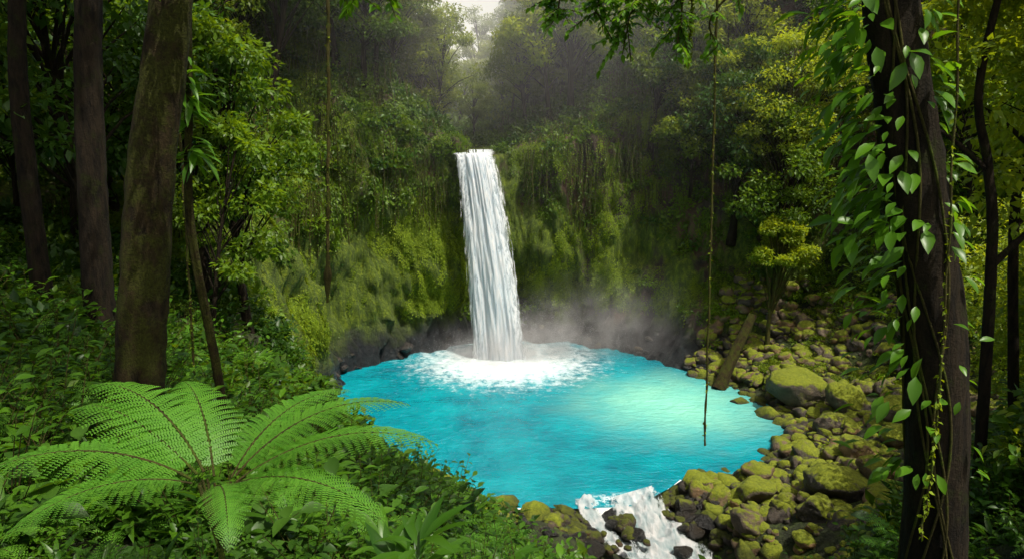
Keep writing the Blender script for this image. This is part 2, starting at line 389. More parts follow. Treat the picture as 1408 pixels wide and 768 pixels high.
treesL=[make_tree('lit_tree_%d'%i,10+i,3.0,6.5,34,190,.24,M_leaf_lit,M_bark,.2,seedk=i+4) for i in range(2)]
treesN=[make_tree('near_tree_%d'%i,6.5,2.2,5.0,34,190,.14,M_leaf_lit,M_bark,.10,seedk=i+20) for i in range(2)]

# ------------------------------------------------------------ hillside vegetation
shore=((cph>285)|(cph<25))&(Z<4.2)
front=(cph>225)&(cph<345)
isc=(cph>20)&(cph<205)
w=view*(cd>15)*(cd<85)*(Sg[:,:-1]>2.0)*(nz>.3)*(~shore)*np.clip(2.2-cd/50,.25,2)
w=w*np.where(((cph>262)&(cph<300)&(Z<2.5)),0,1)*np.where(((cph>225)&(cph<285)&(cs<3)),0,1)
w=w*np.where((np.abs(cph-108)<5)&(cs<14),0,1)*np.where(isc&(Z<11),.35,1)
P,n_,s_,p_=sample(w.astype(float),4900)
left=P[:,0]<-3
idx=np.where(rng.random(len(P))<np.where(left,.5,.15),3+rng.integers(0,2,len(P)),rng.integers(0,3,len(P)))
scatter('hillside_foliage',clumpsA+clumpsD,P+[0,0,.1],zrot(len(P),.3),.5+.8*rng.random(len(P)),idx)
w=view*(cd>55)*(cs>12)*(cd<175)*1.0
P,n_,s_,p_=sample(w,1500)
scatter('distant_foliage',[clump('canopy_clump_%d'%i,260,1.0,.16,[M_leaf_far,M_leaf_lit][i]) for i in range(2)],P+[0,0,.3],zrot(len(P),.3),1.8+2*rng.random(len(P)),(rng.random(len(P))<.4).astype(int))
def orient(N3,spin=.3):
    out=np.zeros((len(N3),3))
    for i,n in enumerate(N3):
        z=Vector(n).normalized(); up=Vector((0,0,1)); y=up-z*up.dot(z)
        if y.length<.05: y=Vector((0,1,0))
        y.normalize(); x=y.cross(z)
        m=Matrix((x,y,z)).transposed()@Matrix.Rotation(random.gauss(0,spin),3,'Z'); out[i]=m.to_euler()
    return out
rightbrown=(X>3.5)&(Z>5.5)&(Z<15)
ww=isc*view*(cd<75)*(cs<9)*(Z>3)*(nz<.75)*np.clip(.25+nzf*2.4,0.02,1.4)*np.where(rightbrown,.3,1)*np.where((np.abs(cph-107)<8),.0,1)
P,n_,_,_=sample(ww.astype(float),4600)
scatter('cliff_moss',wisps,P,orient(n_,.15),.22+.42*rng.random(len(P)))
ww2=isc*view*(cd<75)*(cs<12)*(Z>8)*(nz<.8)*np.clip(-nzf*2.0+(Z-11)*.1,0.02,1.6)*np.where((np.abs(cph-107)<7),.0,1)*np.where(rightbrown,.6,1)
P,n_,_,_=sample(ww2.astype(float),1200)
scatter('cliff_ferns',wispD+[clump('cliff_shrub_%d'%i,110,.8,.22,M_leaf_far) for i in range(2)],P,orient(n_,.5),.35+.6*rng.random(len(P)))
# trees
w=view*(cd>24)*(cd<120)*(cs>4.5)*(nz>.15)*(~front)*np.clip(1.6-cd/90,.3,2)
P,n_,s_,p_=sample(w.astype(float),360)
sc=.65+.5*rng.random(len(P))
axis=np.abs(P[:,0]+.052*P[:,1])
keep=~((axis<2.6)&(P[:,1]>46)&(P[:,1]<58))&~((axis<.045*P[:,1])&(P[:,1]>46)&((P[:,2]+11*sc-14)/P[:,1]>.11))
keep&=~((P[:,0]>9)&(P[:,0]<24)&(P[:,1]<42))
P=P[keep];sc=sc[keep];n=len(P)
notch=np.abs(P[:,0]+.04*P[:,1])<14
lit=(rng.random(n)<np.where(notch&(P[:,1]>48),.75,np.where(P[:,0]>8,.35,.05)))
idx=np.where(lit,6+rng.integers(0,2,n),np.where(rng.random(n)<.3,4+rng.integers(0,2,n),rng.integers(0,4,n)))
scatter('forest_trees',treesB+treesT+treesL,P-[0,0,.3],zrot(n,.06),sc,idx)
pts=[(-3.2,60,.5),(-6.5,57,.6),(1.2,58,.6),(-1,66,.6),(-5.5,70,.7),(-9,66,.9),(3.5,64,.9),(-3.5,80,.8),(-7,90,.9),(1,84,.9),(5,75,1.1),(-12,76,1.1),(-4,100,1),(-9,56,.9),(4,56,.85)]
P=np.array([(x,y,gz(x,y)-.2) for x,y,s in pts]); scatter('lip_trees',treesL,P,zrot(len(P),.08),[s for x,y,s in pts])
def strands(name,n=9,L=5):
    mb=MB()
    for i in range(n):
        x=rng.normal(0,.7);ll=L*(.4+.6*rng.random()); k=np.linspace(0,1,7)
        pts=np.stack([x+.08*np.sin(k*5+i),rng.normal(0,.2)+0*k+.05*np.cos(k*4),-k*ll],1)
        mb.tube(pts,.03,3,1)
        m=26; j=rng.random(m)
        pp=np.stack([np.interp(j,k,pts[:,c]) for c in range(3)],1)
        mb.leaves(pp,rng.normal(0,.6,(m,3))-[0,0,.8],[0,0,1.]+rng.normal(0,.5,(m,3)),.09+.1*rng.random(m),TF,0)
    return mb.obj(name,[M_leaf_far,M_stem],False,False)
vs=[strands('vine_strands_%d'%i,10,4+i) for i in range(2)]
w=isc*view*(cs<11)*(Z>11)*(Z<24)*(cd<75)*np.where(np.abs(cph-107)<9,0,1)
P,n_,_,_=sample(w.astype(float),240)
scatter('cliff_vines',vs,P+n_*.7,zrot(len(P),.03),.6+.6*rng.random(len(P)))

# ------------------------------------------------------------ near plants
def broad(name,mat,nst=7,h=.7,ll=.17,tm=TN):
    mb=MB()
    for i in range(nst):
        th=rng.random()*6.283; sp=.25+.35*rng.random(); hh=h*(.5+.6*rng.random())
        k=np.linspace(0,1,7); pts=np.stack([sp*np.cos(th)*k**1.3,sp*np.sin(th)*k**1.3,hh*k],1)
        mb.tube(pts,.008*(1-.6*k),4,1)
        m=9; j=np.linspace(.3,1,m)
        pp=np.stack([np.interp(j,k,pts[:,c]) for c in range(3)],1)
        a=np.arange(m)*2.4+th
        D=np.stack([np.cos(a),np.sin(a),.25+0*a+rng.normal(0,.2,m)],1)
        mb.leaves(pp,D,np.array([0,0,1.])+rng.normal(0,.2,(m,3)),ll*(.7+.6*rng.random(m)),tm,0)
    return mb.obj(name,[mat,M_stem],False,False)
def lance(name,mat,n=12,ll=.5,h=.25):
    mb=MB()
    for q in range(2):
        a=np.arange(n)*2.399+rng.random(); el=.2+.9*rng.random(n)
        D=np.stack([np.cos(a)*np.cos(el),np.sin(a)*np.cos(el),np.sin(el)],1)
        P=np.array([q*.18,q*.1,0])+D*.04+np.stack([0*a,0*a,h*(q+.5)*np.linspace(.3,1,n)],1)
        mb.leaves(P,D,np.array([0,0,1.])+D*-.3,ll*(.6+.5*rng.random(n)),TL,0)
    return mb.obj(name,[mat],False,False)
def frond(mb,base,az,el,L,droop,npin=24,wid=.2,leafm=0,stemm=1,stem=0.1,sub=12):
    k=np.linspace(0,1,26); e=el-droop*k**1.2
    ds=L/25; az2=az+.18*np.sin(k*2)*(1 if rng.random()<.5 else -1)
    dx=np.cumsum(np.cos(e)*np.cos(az2))*ds; dy=np.cumsum(np.cos(e)*np.sin(az2))*ds; dz=np.cumsum(np.sin(e))*ds
    pts=np.stack([base[0]+dx,base[1]+dy,base[2]+dz],1)
    mb.tube(pts,.0075*L*(1-.85*k),5,stemm)
    T=unit(np.gradient(pts,axis=0)); side=np.array([math.sin(az),-math.cos(az),0.])
    js=np.linspace(stem,.985,npin); sp=L*(1-stem)/npin
    for sg in (-1,1):
        for j in js:
            p=np.array([np.interp(j,k,pts[:,c]) for c in range(3)]); t=unit(np.array([np.interp(j,k,T[:,c]) for c in range(3)]))
            up=np.cross(side,t); up=up if up[2]>0 else -up
            f=(j-stem)/(1-stem); pl=wid*L*(min(1,.5+f*2.6))*(1-f)**.7*(.93+.14*rng.random())+.012
            d=unit(side*sg+t*(.25+.45*f)+up*.06+rng.normal(0,.03,3))
            m=max(4,int(pl/(sp*.36))); q=np.linspace(.05,1,m)
            pp=p+d*(q*pl)[:,None]+np.array([0,0,1.])*(-.25*pl*q**2)[:,None]
            out=unit(np.cross(d,up))
            v=np.clip(.5+rng.normal(0,.15),0,1)
            w=np.minimum(sp*.66,pl*.3)*(1-q*.6)+.004
            for s2 in (-1,1):
                D=out[None]*s2+d[None]*.5+rng.normal(0,.04,(m,3))
                mb.leaves(pp,D,np.broadcast_to(up,(m,3)),w,TP,leafm,v)
            mb.tube([p,pp[m//2],pp[-1]],[.0026*L,.0018*L,.0008],3,leafm)
def small_fern(name,n=8,L=.7):
    mb=MB()
    for i in range(n): frond(mb,(0,0,.05),i*6.283/n+rng.normal(0,.2),.9+rng.normal(0,.15),L*(.8+.4*rng.random()),1.3,15,.22)
    return mb.obj(name,[M_fern,M_stem],False,False)
near=[broad('broadleaf_plant_0',M_near),broad('broadleaf_plant_1',M_near,9,.9,.14),broad('broadleaf_plant_2',M_leaf_dark,6,.5,.26,TB),
      broad('broadleaf_plant_3',M_near,10,1.0,.11),lance('lance_plant_0',M_near,14,.45),lance('lance_plant_1',M_near,11,.55),small_fern('small_fern_0'),small_fern('small_fern_1',7,.9)]
w=view*(cd>1.8)*(cd<24)*(front|((cph>205)&(cph<=225)))*(Z>1.6)*np.clip(2.4-cd/10,.5,2.2)*(Y>.8)
w=w*np.where(shore,0,1)*np.where((cph>262)&(cph<300)&(Z<3.2),0,1)
P,n_,s_,p_=sample(w.astype(float),3300)
dc=np.hypot(P[:,0],P[:,1])
df=np.hypot(P[:,0]+2.05,P[:,1]-4.1)
keep=~((dc<3.0)&(np.abs(P[:,0])<1.0))&~(df<.35)
P=P[keep]; n=len(P); dc=dc[keep]; df=df[keep]
idx=rng.choice(8,n,p=[.22,.2,.13,.16,.06,.06,.10,.07])
sc=(.6+.7*rng.random(n))*np.clip(.55+dc*.05,.6,1.35)
ratio=P[:,0]/np.maximum(P[:,1],.1)
sc=np.where((P[:,0]>-1.5)&(dc<13),sc*.68,sc); sc=np.where(df<1.9,sc*.55,sc)
sc=np.where((ratio>.10)&(ratio<.34),sc*.55,sc)
scatter('understory_plants',near,P,zrot(n,.18),sc,idx)
w=view*(cph>205)*(cph<262)*(cd>9)*(cd<30)*(Z>1.2)*(X<-1.5)
P,n_,s_,p_=sample(w.astype(float),320)
bush=[clump('bank_bush_0',420,.8,.13,M_near,TN,.75),clump('bank_bush_1',260,.8,.2,M_leaf_dark,TN,.75),clump('bank_bush_2',380,.8,.12,M_leaf_far,TF,.8)]
scatter('bank_bushes',bush,P+[0,0,.15],zrot(len(P),.2),.45+.75*rng.random(len(P)))
w=view*(cph>283)*(cph<345)*(X>8)*(cd>8)*(cd<34)*(Z>4.6)
P,n_,s_,p_=sample(w.astype(float),420)
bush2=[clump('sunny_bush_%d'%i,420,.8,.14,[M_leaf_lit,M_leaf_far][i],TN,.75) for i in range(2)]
scatter('sunny_bushes',bush2,P+[0,0,.15],zrot(len(P),.2),.45+.7*rng.random(len(P)))
pts=[(13,15),(15.2,18),(11.4,12.0),(17.5,21),(19.5,24),(14.5,13),(10.4,9.2),(18,16),(21,28)]
P=np.array([(x,y,gz(x,y)-.2) for x,y in pts]); scatter('sunny_small_trees',treesN,P,zrot(len(P),.1),1.0+.4*rng.random(len(P)))
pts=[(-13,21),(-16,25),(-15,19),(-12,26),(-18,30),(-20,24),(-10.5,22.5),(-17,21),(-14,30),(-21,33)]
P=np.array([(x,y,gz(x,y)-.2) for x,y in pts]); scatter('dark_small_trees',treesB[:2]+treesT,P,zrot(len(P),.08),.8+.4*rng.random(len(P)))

# ------------------------------------------------------------ big fern
fern=empty('large_fern')
fx,fy=-2.0,4.25; fz=gz(fx,fy); top=11.78
mb=MB()
FR=[(2,.66,1.45,1.15),(34,.78,1.35,1.15),(60,.86,1.15,1.15),(116,.88,1.2,1.15),(142,.80,1.4,1.05),(162,.70,1.4,1.1),(186,.62,1.5,1.2),(212,.5,1.1,1.1),(-24,.5,1.2,1.2),(-55,.4,.7,1.1)]
for az,el,L,dr in FR:
    a=math.radians(az); b=np.array([fx+.10*math.cos(a),fy+.10*math.sin(a),top-.05+.08*rng.random()])
    mb.tube([(fx+rng.normal(0,.05),fy+rng.normal(0,.05),fz-.1),(fx+.01*math.cos(a),fy,top-.5),b],[.013,.011,.010],6,1)
    frond(mb,b,a,el,L,dr,25,.27,stem=.08)
mb.obj('fronds',[M_fern,M_stem],False,True,fern)
for k,(x,y,s) in enumerate([(-1.0,5.2,1.1),(-.3,5.8,1.0),(-1.5,6.2,1.1)]):
    o=bpy.data.objects.new('palm_seedling',lance('palm_seedling',M_vine,16,.5,.3).data); scene.collection.objects.link(o)
    o.location=(x,y,gz(x,y)+.1); o.scale=(s,)*3

# ------------------------------------------------------------ hero trees
def catmull(C,n):
    C=np.asarray(C,float); t=np.linspace(0,len(C)-1,n); out=[]
    Cp=np.concatenate([[2*C[0]-C[1]],C,[2*C[-1]-C[-2]]])
    for x in t:
        i=min(int(x),len(C)-2); f=x-i; a,b,c,d=Cp[i:i+4]
        out.append(.5*((2*b)+(-a+c)*f+(2*a-5*b+4*c-d)*f*f+(-a+3*b-3*c+d)*f**3))
    return np.array(out)
def sprays(mb,path,n,L,ls,mat=0,hang=.3,tm=TN,mstem=1):
    k=np.linspace(0,1,len(path))
    for i in range(n):
        j=.15+.85*rng.random(); p=np.array([np.interp(j,k,path[:,c]) for c in range(3)])
        d=unit(np.array([rng.normal(),rng.normal(),rng.normal()*.5-hang])); l=L*(.4+.8*rng.random())
        q=np.linspace(0,1,8)[:,None]; pts=p+d*l*q+np.array([0,0,-1.])*hang*l*q**2*.6
        mb.tube(pts,.006,4,mstem)
        m=14; jj=np.linspace(.1,1,m); pp=np.stack([np.interp(jj,q[:,0],pts[:,c]) for c in range(3)],1)
        sgn=np.where(np.arange(m)%2,1,-1)[:,None]; sd=unit(np.cross(d,[0,0,1.])+1e-6)
        D=d*.6+sd*sgn+rng.normal(0,.25,(m,3))-[0,0,.25]
        mb.leaves(pp,D,np.array([0,0,1.])+rng.normal(0,.3,(m,3)),ls*(.6+.7*rng.random(m)),tm,mat)
def hero_tree(path,r0,r1,bark,crown_c,crown_r,ncl,limbs=(),spray=(),name='rainforest_tree',seg=20,crownassets=None):
    e=empty(name); P=catmull(path,60); k=np.linspace(0,1,60)
    mb=MB(); mb.tube(P,r0*(1-k)+r1*k+r0*.7*np.exp(-k*26),seg,0,.10)
    for lp,a,b in limbs:
        lq=catmull(lp,20); mb.tube(lq,np.linspace(a,b,20),8,0,.08)
    mb.obj('trunk',[bark],True,True,e)
    if spray:
        mb=MB()
        for pth,n,L,ls in spray:
            q=catmull(pth,24); mb.tube(q,np.linspace(.02,.006,24),6,1); sprays(mb,q,n,L,ls)
        mb.obj('leafy_branches',[M_vine,M_stem],False,True,e)
    n=ncl; d=unit(rng.normal(size=(n,3))); r=rng.random(n)**.5
    C=np.array(crown_c)+d*r[:,None]*np.array(crown_r)
    scatter('crown',crownassets or clumpsA,C,zrot(n,.3),.6+.5*rng.random(n),None,e)
    return e
z1=gz(-5.3,9.2)
hero_tree([(-5.45,9.2,z1-.4),(-5.2,9.1,z1+1.2),(-4.72,9.0,13.6),(-4.22,9.0,15.8),(-3.8,9.1,19),(-3.5,9.2,24)],.36,.17,M_bark_moss,(-4,6.5,24),(5,5,2),85,
  limbs=[([(-4.05,9,17),(-3.2,8.8,17.6),(-1.8,8.3,17.2),(-.9,8,16.6)],.1,.03)],
  spray=[([(-3.0,8.6,17.3),(-2.2,8.2,16.2),(-1.7,8,15.6)],26,.4,.11),([(-4.2,9,17),(-3.7,8.2,16.2),(-3.2,7.8,15.75)],24,.4,.11),([(-1.6,8.2,17),(-1.4,8,15.6)],30,.35,.10)])
z2=gz(-10.0,16)
hero_tree([(-10.0,16,z2-.4),(-9.9,16,z2+2),(-9.6,16,15),(-9.2,16,19),(-8.8,16,27)],.36,.22,M_bark,(-8,13.5,27),(5.5,5.5,2.5),95)
z3=gz(-12.2,17.3)
hero_tree([(-12.2,17.3,z3-.4),(-12.1,17.3,15),(-11.8,17.5,19),(-11.6,17.5,25)],.24,.14,M_bark,(-11,15,25),(4.5,4.5,2.5),80)
z4=gz(-10.4,19)
hero_tree([(-10.6,19,z4-.4),(-10.0,19,z4+3),(-9.3,19,17.5),(-8.9,19,21),(-8.6,19,26)],.26,.14,M_bark,(-8.6,20,26),(3.5,3.5,2.5),50)
z5=gz(-4.6,9.9)
e5=hero_tree([(-4.55,10,z5-.3),(-4.5,10,z5+1),(-4.72,10,12.8),(-4.6,10,14.5),(-4.4,10,17),(-4.2,10,20)],.075,.04,M_bark_moss,(-4.4,10.5,20.5),(1.2,1.2,.8),14)
mb=MB()
n=90; hz=rng.choice([14.75,14.4,15.1,13.9],n)+rng.normal(0,.12,n); P=np.stack([-4.6+rng.normal(0,.05,n),10+rng.normal(0,.05,n),hz],1)
a=rng.random(n)*6.283; mb.leaves(P,np.stack([np.cos(a),np.sin(a)*.6,.5-rng.random(n)*1.1],1),[0,0,1.]+rng.normal(0,.2,(n,3)),.28+.22*rng.random(n),TL,0)
mb.obj('epiphyte_leaves',[M_vine],False,True,e5)
z6=gz(4.85,7.0)
rpath=[(5.0,7.0,z6-.5),(4.85,7.0,z6+.9),(4.55,7,11.7),(4.1,7,13.6),(3.62,7,15.6),(3.4,7.1,18),(3.2,7.2,23)]
rt=hero_tree(rpath,.35,.2,M_bark,(3.4,9.0,23.5),(3.0,3.0,1.6),40,
  limbs=[([(3.6,7.1,16.6),(3.0,7.4,16.5),(1.9,7.8,16.3),(.6,8,16.2),(-.3,8.1,16.0)],.09,.02)],
  spray=[([(2.9,7.4,16.4),(2.5,7.6,15.8),(2.15,7.8,15.35),(2.3,7.8,15.0)],8,.3,.08),([(2.2,7.7,16.3),(1.5,7.8,15.8),(1.2,7.9,15.2)],48,.35,.09),([(1.2,7.9,16.2),(.9,7.9,15.4)],38,.35,.09),([(.6,8,16.1),(.5,8,15.4)],30,.3,.09),([(1.9,7.7,16.3),(1.8,7.8,15.1)],38,.35,.09),
         ([(3.65,7,16),(4.6,6.8,16.1),(5.4,6.8,15.6)],22,.5,.12)])
mb=MB()
TPth=catmull(rpath,120)
def onTrunk(z): return np.array([np.interp(z,TPth[:,2],TPth[:,c]) for c in range(2)])
for q in range(7):
    zz=np.linspace(z6,16.5,50); a=rng.uniform(2.2,4.6)+.5*np.sin(zz*1.3+q)
    rr=.36-.02*(zz-z6)+.03
    pp=np.stack([[*onTrunk(z),z] for z in zz]); pp[:,0]+=rr*np.cos(a); pp[:,1]+=rr*np.sin(a)
    mb.tube(pp,.014,5,1)
n=680; zz=np.clip(rng.normal(13.6,1.9,n),10.6,17); zz=np.where(rng.random(n)<.45,rng.uniform(13.2,16,n),zz); a=np.where(rng.random(n)<.86,rng.normal(3.1,.45,n),rng.normal(5.4,.8,n))
rr=.34+.05*rng.random(n)+np.where(a<4.2,.5*rng.random(n)**2,0)
xy=np.array([onTrunk(z) for z in zz]); P=np.stack([xy[:,0]+rr*np.cos(a),xy[:,1]+rr*np.sin(a),zz],1)
D=np.stack([np.cos(a)+rng.normal(0,.35,n),np.sin(a)+rng.normal(0,.35,n),-.55+rng.normal(0,.45,n)],1)
N3=np.stack([np.cos(a)*.5,np.sin(a)*.5,np.ones(n)],1)+rng.normal(0,.25,(n,3))
mb.leaves(P,D,N3,.12+.2*rng.random(n)**1.4,TN,0)
mb.obj('climbing_vine',[M_vine,M_stem],False,True,rt)
for k,pth in enumerate([[(8.6,11.5,0),(8.2,11.5,12),(8.0,11.6,13.6),(7.6,11.5,15),(7.9,11.5,17.5)],[(10.4,13,0),(9.6,13,12.5),(9.7,13,14),(9.9,13,16),(10.6,13,18.5)]]):
    pth[0]=(pth[0][0],pth[0][1],gz(pth[0][0],pth[0][1])-.3)
    lim=[([pth[2],(pth[2][0]-1.0,pth[2][1],pth[2][2]+.7),(pth[2][0]-1.8,pth[2][1],pth[2][2]+.6)],.05,.012),([pth[1],(pth[1][0]+.9,pth[1][1],pth[1][2]+1.1),(pth[1][0]+1.2,pth[1][1],pth[1][2]+2.6)],.06,.02)]
    hero_tree(pth,.10,.05,M_bark,(pth[-1][0]+.4,pth[-1][1]+1,16.6),(2.6,2,1.8),40,limbs=lim,name='slender_tree',seg=10,crownassets=[clump('slender_crown_%d%d'%(k,j),300,.7,.14,M_leaf_lit,TF) for j in range(2)])
def pale_tree(x,y,H,cr,ch,nm):
    e=empty(nm); o=make_tree('trunk_and_crown',H,cr,ch,44,230,.20,M_leaf_lit,M_stem,.16,seedk=3,link=True,flat=.42,low=.5,parent=e)
    o.location=(x,y,gz(x,y)); return e
pale_tree(17.3,43,14.5,3.3,7.0,'pale_tree'); pale_tree(15.8,40.5,8.0,1.7,2.6,'pale_tree')
pale_tree(20.5,44,12.5,3.0,6.5,'pale_tree')

# ------------------------------------------------------------ lianas
def liana(C,r,tuft=False):
    P=catmull(C,90); P[:,0]+=.006*np.sin(np.arange(90)*.5); P[:,1]+=.01*np.cos(np.arange(90)*.6)
    mb=MB(); k=np.linspace(0,1,90); rr=r*(1+.25*np.sin(np.arange(90)*1.7))
    if tuft: rr=rr+ .045*np.exp(-((k-.93)/.03)**2)
    mb.tube(P,rr,7,1)
    m=260; j=rng.random(m); pp=np.stack([np.interp(j,k,P[:,c]) for c in range(3)],1)
    mb.leaves(pp,rng.normal(0,.5,(m,3))-[0,0,.6],[0,0,1.]+rng.normal(0,.5,(m,3)),.03+.05*rng.random(m),TF,0)
    mb.obj('hanging_liana',[M_moss,M_stem],False)
liana([(-2.98,12,19),(-3.07,12,16),(-3.2,12,13.5),(-3.32,12,11.25)],.03,True)
liana([(3.3,12,19),(3.41,12,16),(3.53,12,12),(3.62,12,8.5)],.02)
liana([(2.0,8,16.4),(1.99,8,15.4),(1.98,8,14.9)],.01)
liana([(-5.0,11,19),(-5.2,11,15),(-5.3,11,12),(-5.35,11,10.4)],.02)
liana([(4.0,6.6,16.4),(4.2,6.5,13),(4.3,6.5,11),(4.28,6.5,10)],.012)

# ------------------------------------------------------------ rocks
def boulder(name,mat,seed,sq=.7,link=False,sub=4):
    bm=bmesh.new(); bmesh.ops.create_icosphere(bm,subdivisions=sub,radius=1)
    cuts=[unit(rng.normal(size=3)) for _ in range(12)]; dist=[.6+.28*rng.random() for _ in range(12)]
    for v in bm.verts:
        c=v.co.copy()
        for n,d in zip(cuts,dist):
            k=c.dot(Vector(n))-d
            if k>0: c-=Vector(n)*k*.92
        q=c+Vector((seed*7.3,0,0)); f=.14*noise.noise(q*1.6)+.08*noise.noise(q*4)+.04*noise.noise(q*10)
        v.co=c*(1+f); v.co.z*=sq
    me=bpy.data.meshes.new(name); bm.to_mesh(me); bm.free(); me.materials.append(mat)
    me.polygons.foreach_set('use_smooth',np.ones(len(me.polygons),bool))
    o=bpy.data.objects.new(name,me)
    if link: scene.collection.objects.link(o)
    return o
rocks=[boulder('river_rock_%d'%i,M_rock,i,.6+.1*(i%3),sub=3) for i in range(5)]+[boulder('river_rock_m%d'%i,M_rock_moss,i+9,.65,sub=3) for i in range(2)]
wets=[boulder('wet_rock_%d'%i,M_rock_wet,i+20,.65,sub=3) for i in range(3)]
w=((cph>292)|(cph<32))*(cs>-.6)*(cs<13)*(Z<5.6)*view*np.clip(1.5-cs/14,.1,1.3)
P,n_,s_,p_=sample(w.astype(float),2300)
sc=.12+.5*rng.random(len(P))**2.6
scatter('shore_rocks',rocks,P,rng.random((len(P),3))*[.8,.8,6.28],sc)
w=((cph>228)&(cph<298))*(cs>-.8)*(cs<2.8)*view*1.0
P,n_,s_,p_=sample(w.astype(float),380)
strm=np.interp(P[:,1],[20,22.6,23.8,24.9,26],[7.6,5.9,5.4,5.0,4.9]); strm2=np.interp(P[:,1],[22.2,23.2,24.2,25.5],[4.8,3.9,3.3,2.9])
keep=(np.abs(P[:,0]-strm)>.8)&(np.abs(P[:,0]-strm2)>.35); P=P[keep]
sc=.15+.33*rng.random(len(P))**1.6
P[:,2]=np.maximum(P[:,2],-.25)
scatter('outlet_rocks',rocks+wets,P,rng.random((len(P),3))*[.5,.5,6.28],sc,rng.choice(10,len(P),p=[.08]*5+[.1]*2+[.4/3]*3))
w=isc*(cs>.3)*(cs<2)*(Z<1.2)*view*1.0
P,n_,s_,p_=sample(w.astype(float),45)
scatter('cliff_foot_rocks',wets,P,rng.random((len(P),3))*[.5,.5,6.28],.2+.3*rng.random(len(P))**2)
big=[(15.6,35.0,1.7,M_rock_moss),(13.6,34.4,.8,M_rock_moss),(12.2,23.6,1.2,M_rock_moss),(9.3,24.4,.85,M_rock_moss),(10.3,26.2,.8,M_rock),(7.6,26.2,.75,M_rock_moss),(8.6,22.6,.7,M_rock),
     (-3.3,26.3,1.0,M_rock_moss),(-1.7,25.6,.7,M_rock_moss),(-.3,25.1,.6,M_rock_moss),(4.05,24.6,.55,M_rock_wet),(2.0,24.6,.5,M_rock_moss),(.9,24.2,.7,M_rock_moss),(15.2,30.5,.9,M_rock),(16.8,32.2,1.1,M_rock_moss),(13.0,28.0,.75,M_rock_moss),(14.5,26.5,.9,M_rock),(7.4,23.8,.5,M_rock_wet),(12.8,36.3,.7,M_rock),(10.8,22.0,.8,M_rock_moss),(17.5,29,1.0,M_rock_moss),(13.8,23.8,.8,M_rock),(16.2,26.8,.8,M_rock_moss),(6.2,22.4,.35,M_rock_wet),(4.6,23.4,.45,M_rock_wet),(6.9,24.9,.5,M_rock_wet)]
for i,(x,y,r,m) in enumerate(big):
    o=boulder('mossy_boulder' if m is M_rock_moss else 'river_boulder',m,i+40,.72,True); o.scale=(r*1.1,r,r); o.rotation_euler=(rng.normal(0,.2),rng.normal(0,.2),rng.random()*6); o.location=(x,y,max(gz(x,y),-.5)+r*.3)
w=((cph>300)|(cph<20))*(cs>2.0)*(cs<13)*(Z<6)*view*np.clip(nzf*2.5+.3,0,1)*1.0
P,n_,s_,p_=sample(w.astype(float),900)
scatter('shore_moss',clumpsM+[clump('shore_plant',90,.8,.2,M_leaf_lit)],P+[0,0,.05],zrot(len(P),.2),.2+.35*rng.random(len(P)))
mb=MB(); lp=catmull([(12.2,38.4,-.1),(13.2,39.2,1.6),(14.6,40.2,4.0)],16); mb.tube(lp,np.linspace(.42,.26,16),12,0,.12)
mb.tube([(13.4,39.3,1.8),(13.9,38.9,2.3)],[.1,.04],6,0); mb.obj('fallen_log',[M_bark_moss])

# ------------------------------------------------------------ water
def water_mat():
    m,nt,N,L=newmat('pool_water')
    geo=nd(nt,'ShaderNodeNewGeometry'); pos=geo.outputs['Position']
    sp=nd(nt,'ShaderNodeSeparateXYZ'); L.new(pos,sp.inputs[0]); x,y,z=sp.outputs
    def dist(cx,cy,sx,sy):
        a=math_(nt,'MULTIPLY',math_(nt,'SUBTRACT',x,cx),1/sx); b=math_(nt,'MULTIPLY',math_(nt,'SUBTRACT',y,cy),1/sy)
        return math_(nt,'SQRT',math_(nt,'ADD',math_(nt,'MULTIPLY',a,a),math_(nt,'MULTIPLY',b,b)))
    n1=noise_(nt,.35,5,pos,.6)
    col=ramp(nt,[(.35,(.0,.15,.21)),(.65,(.0,.28,.34))]); L.new(n1,col.inputs[0])
    sunlit_patch=maprange(nt,math_(nt,'ADD',dist(9.0,36.0,5.4,5.0),math_(nt,'MULTIPLY',math_(nt,'SUBTRACT',n1,.5),1.0)),.0,1.5,1,0)  # sunlit milky patch of the pool, painted into the water colour
    c=mixc(nt,math_(nt,'MULTIPLY',sunlit_patch,.85),col.outputs[0],(.26,.68,.52))
    n2=noise_(nt,1.6,8,pos,.75)
    fd=dist(-.4,43.8,5.6,5.0)
    fo=maprange(nt,math_(nt,'ADD',fd,math_(nt,'MULTIPLY',math_(nt,'SUBTRACT',n2,.5),2.2)),.3,1.35,1,0)
    n3=noise_(nt,2.6,7,pos,.8)
    streak=math_(nt,'MULTIPLY',maprange(nt,n3,.58,.74),maprange(nt,fd,1,3.0,.5,.0))
    out=dist(4.6,25.3,1.7,.7); of=math_(nt,'MULTIPLY',maprange(nt,out,.3,1.3,1,0),maprange(nt,n3,.46,.62))
    fo=math_(nt,'MAXIMUM',math_(nt,'MAXIMUM',fo,streak),of)
    c=mixc(nt,fo,c,(.78,.86,.88))
    p=nd(nt,'ShaderNodeBsdfPrincipled'); L.new(c,p.inputs['Base Color']); L.new(maprange(nt,fo,0,1,.15,.7),p.inputs['Roughness'])
    p.inputs['Specular IOR Level'].default_value=.5; p.inputs['IOR'].default_value=1.33
    bp=nd(nt,'ShaderNodeBump'); bp.inputs['Strength'].default_value=1; bp.inputs['Distance'].default_value=.2
    mp2=nd(nt,'ShaderNodeMapping'); mp2.inputs['Scale'].default_value=(.8,1.5,1); L.new(pos,mp2.inputs[0])
    h=math_(nt,'ADD',noise_(nt,1.8,5,mp2.outputs[0],.6),math_(nt,'MULTIPLY',noise_(nt,6,4,mp2.outputs[0],.6),.3))
    L.new(h,bp.inputs['Height']); L.new(bp.outputs[0],p.inputs['Normal'])
    o=nd(nt,'ShaderNodeOutputMaterial'); L.new(p.outputs[0],o.inputs[0]); return m
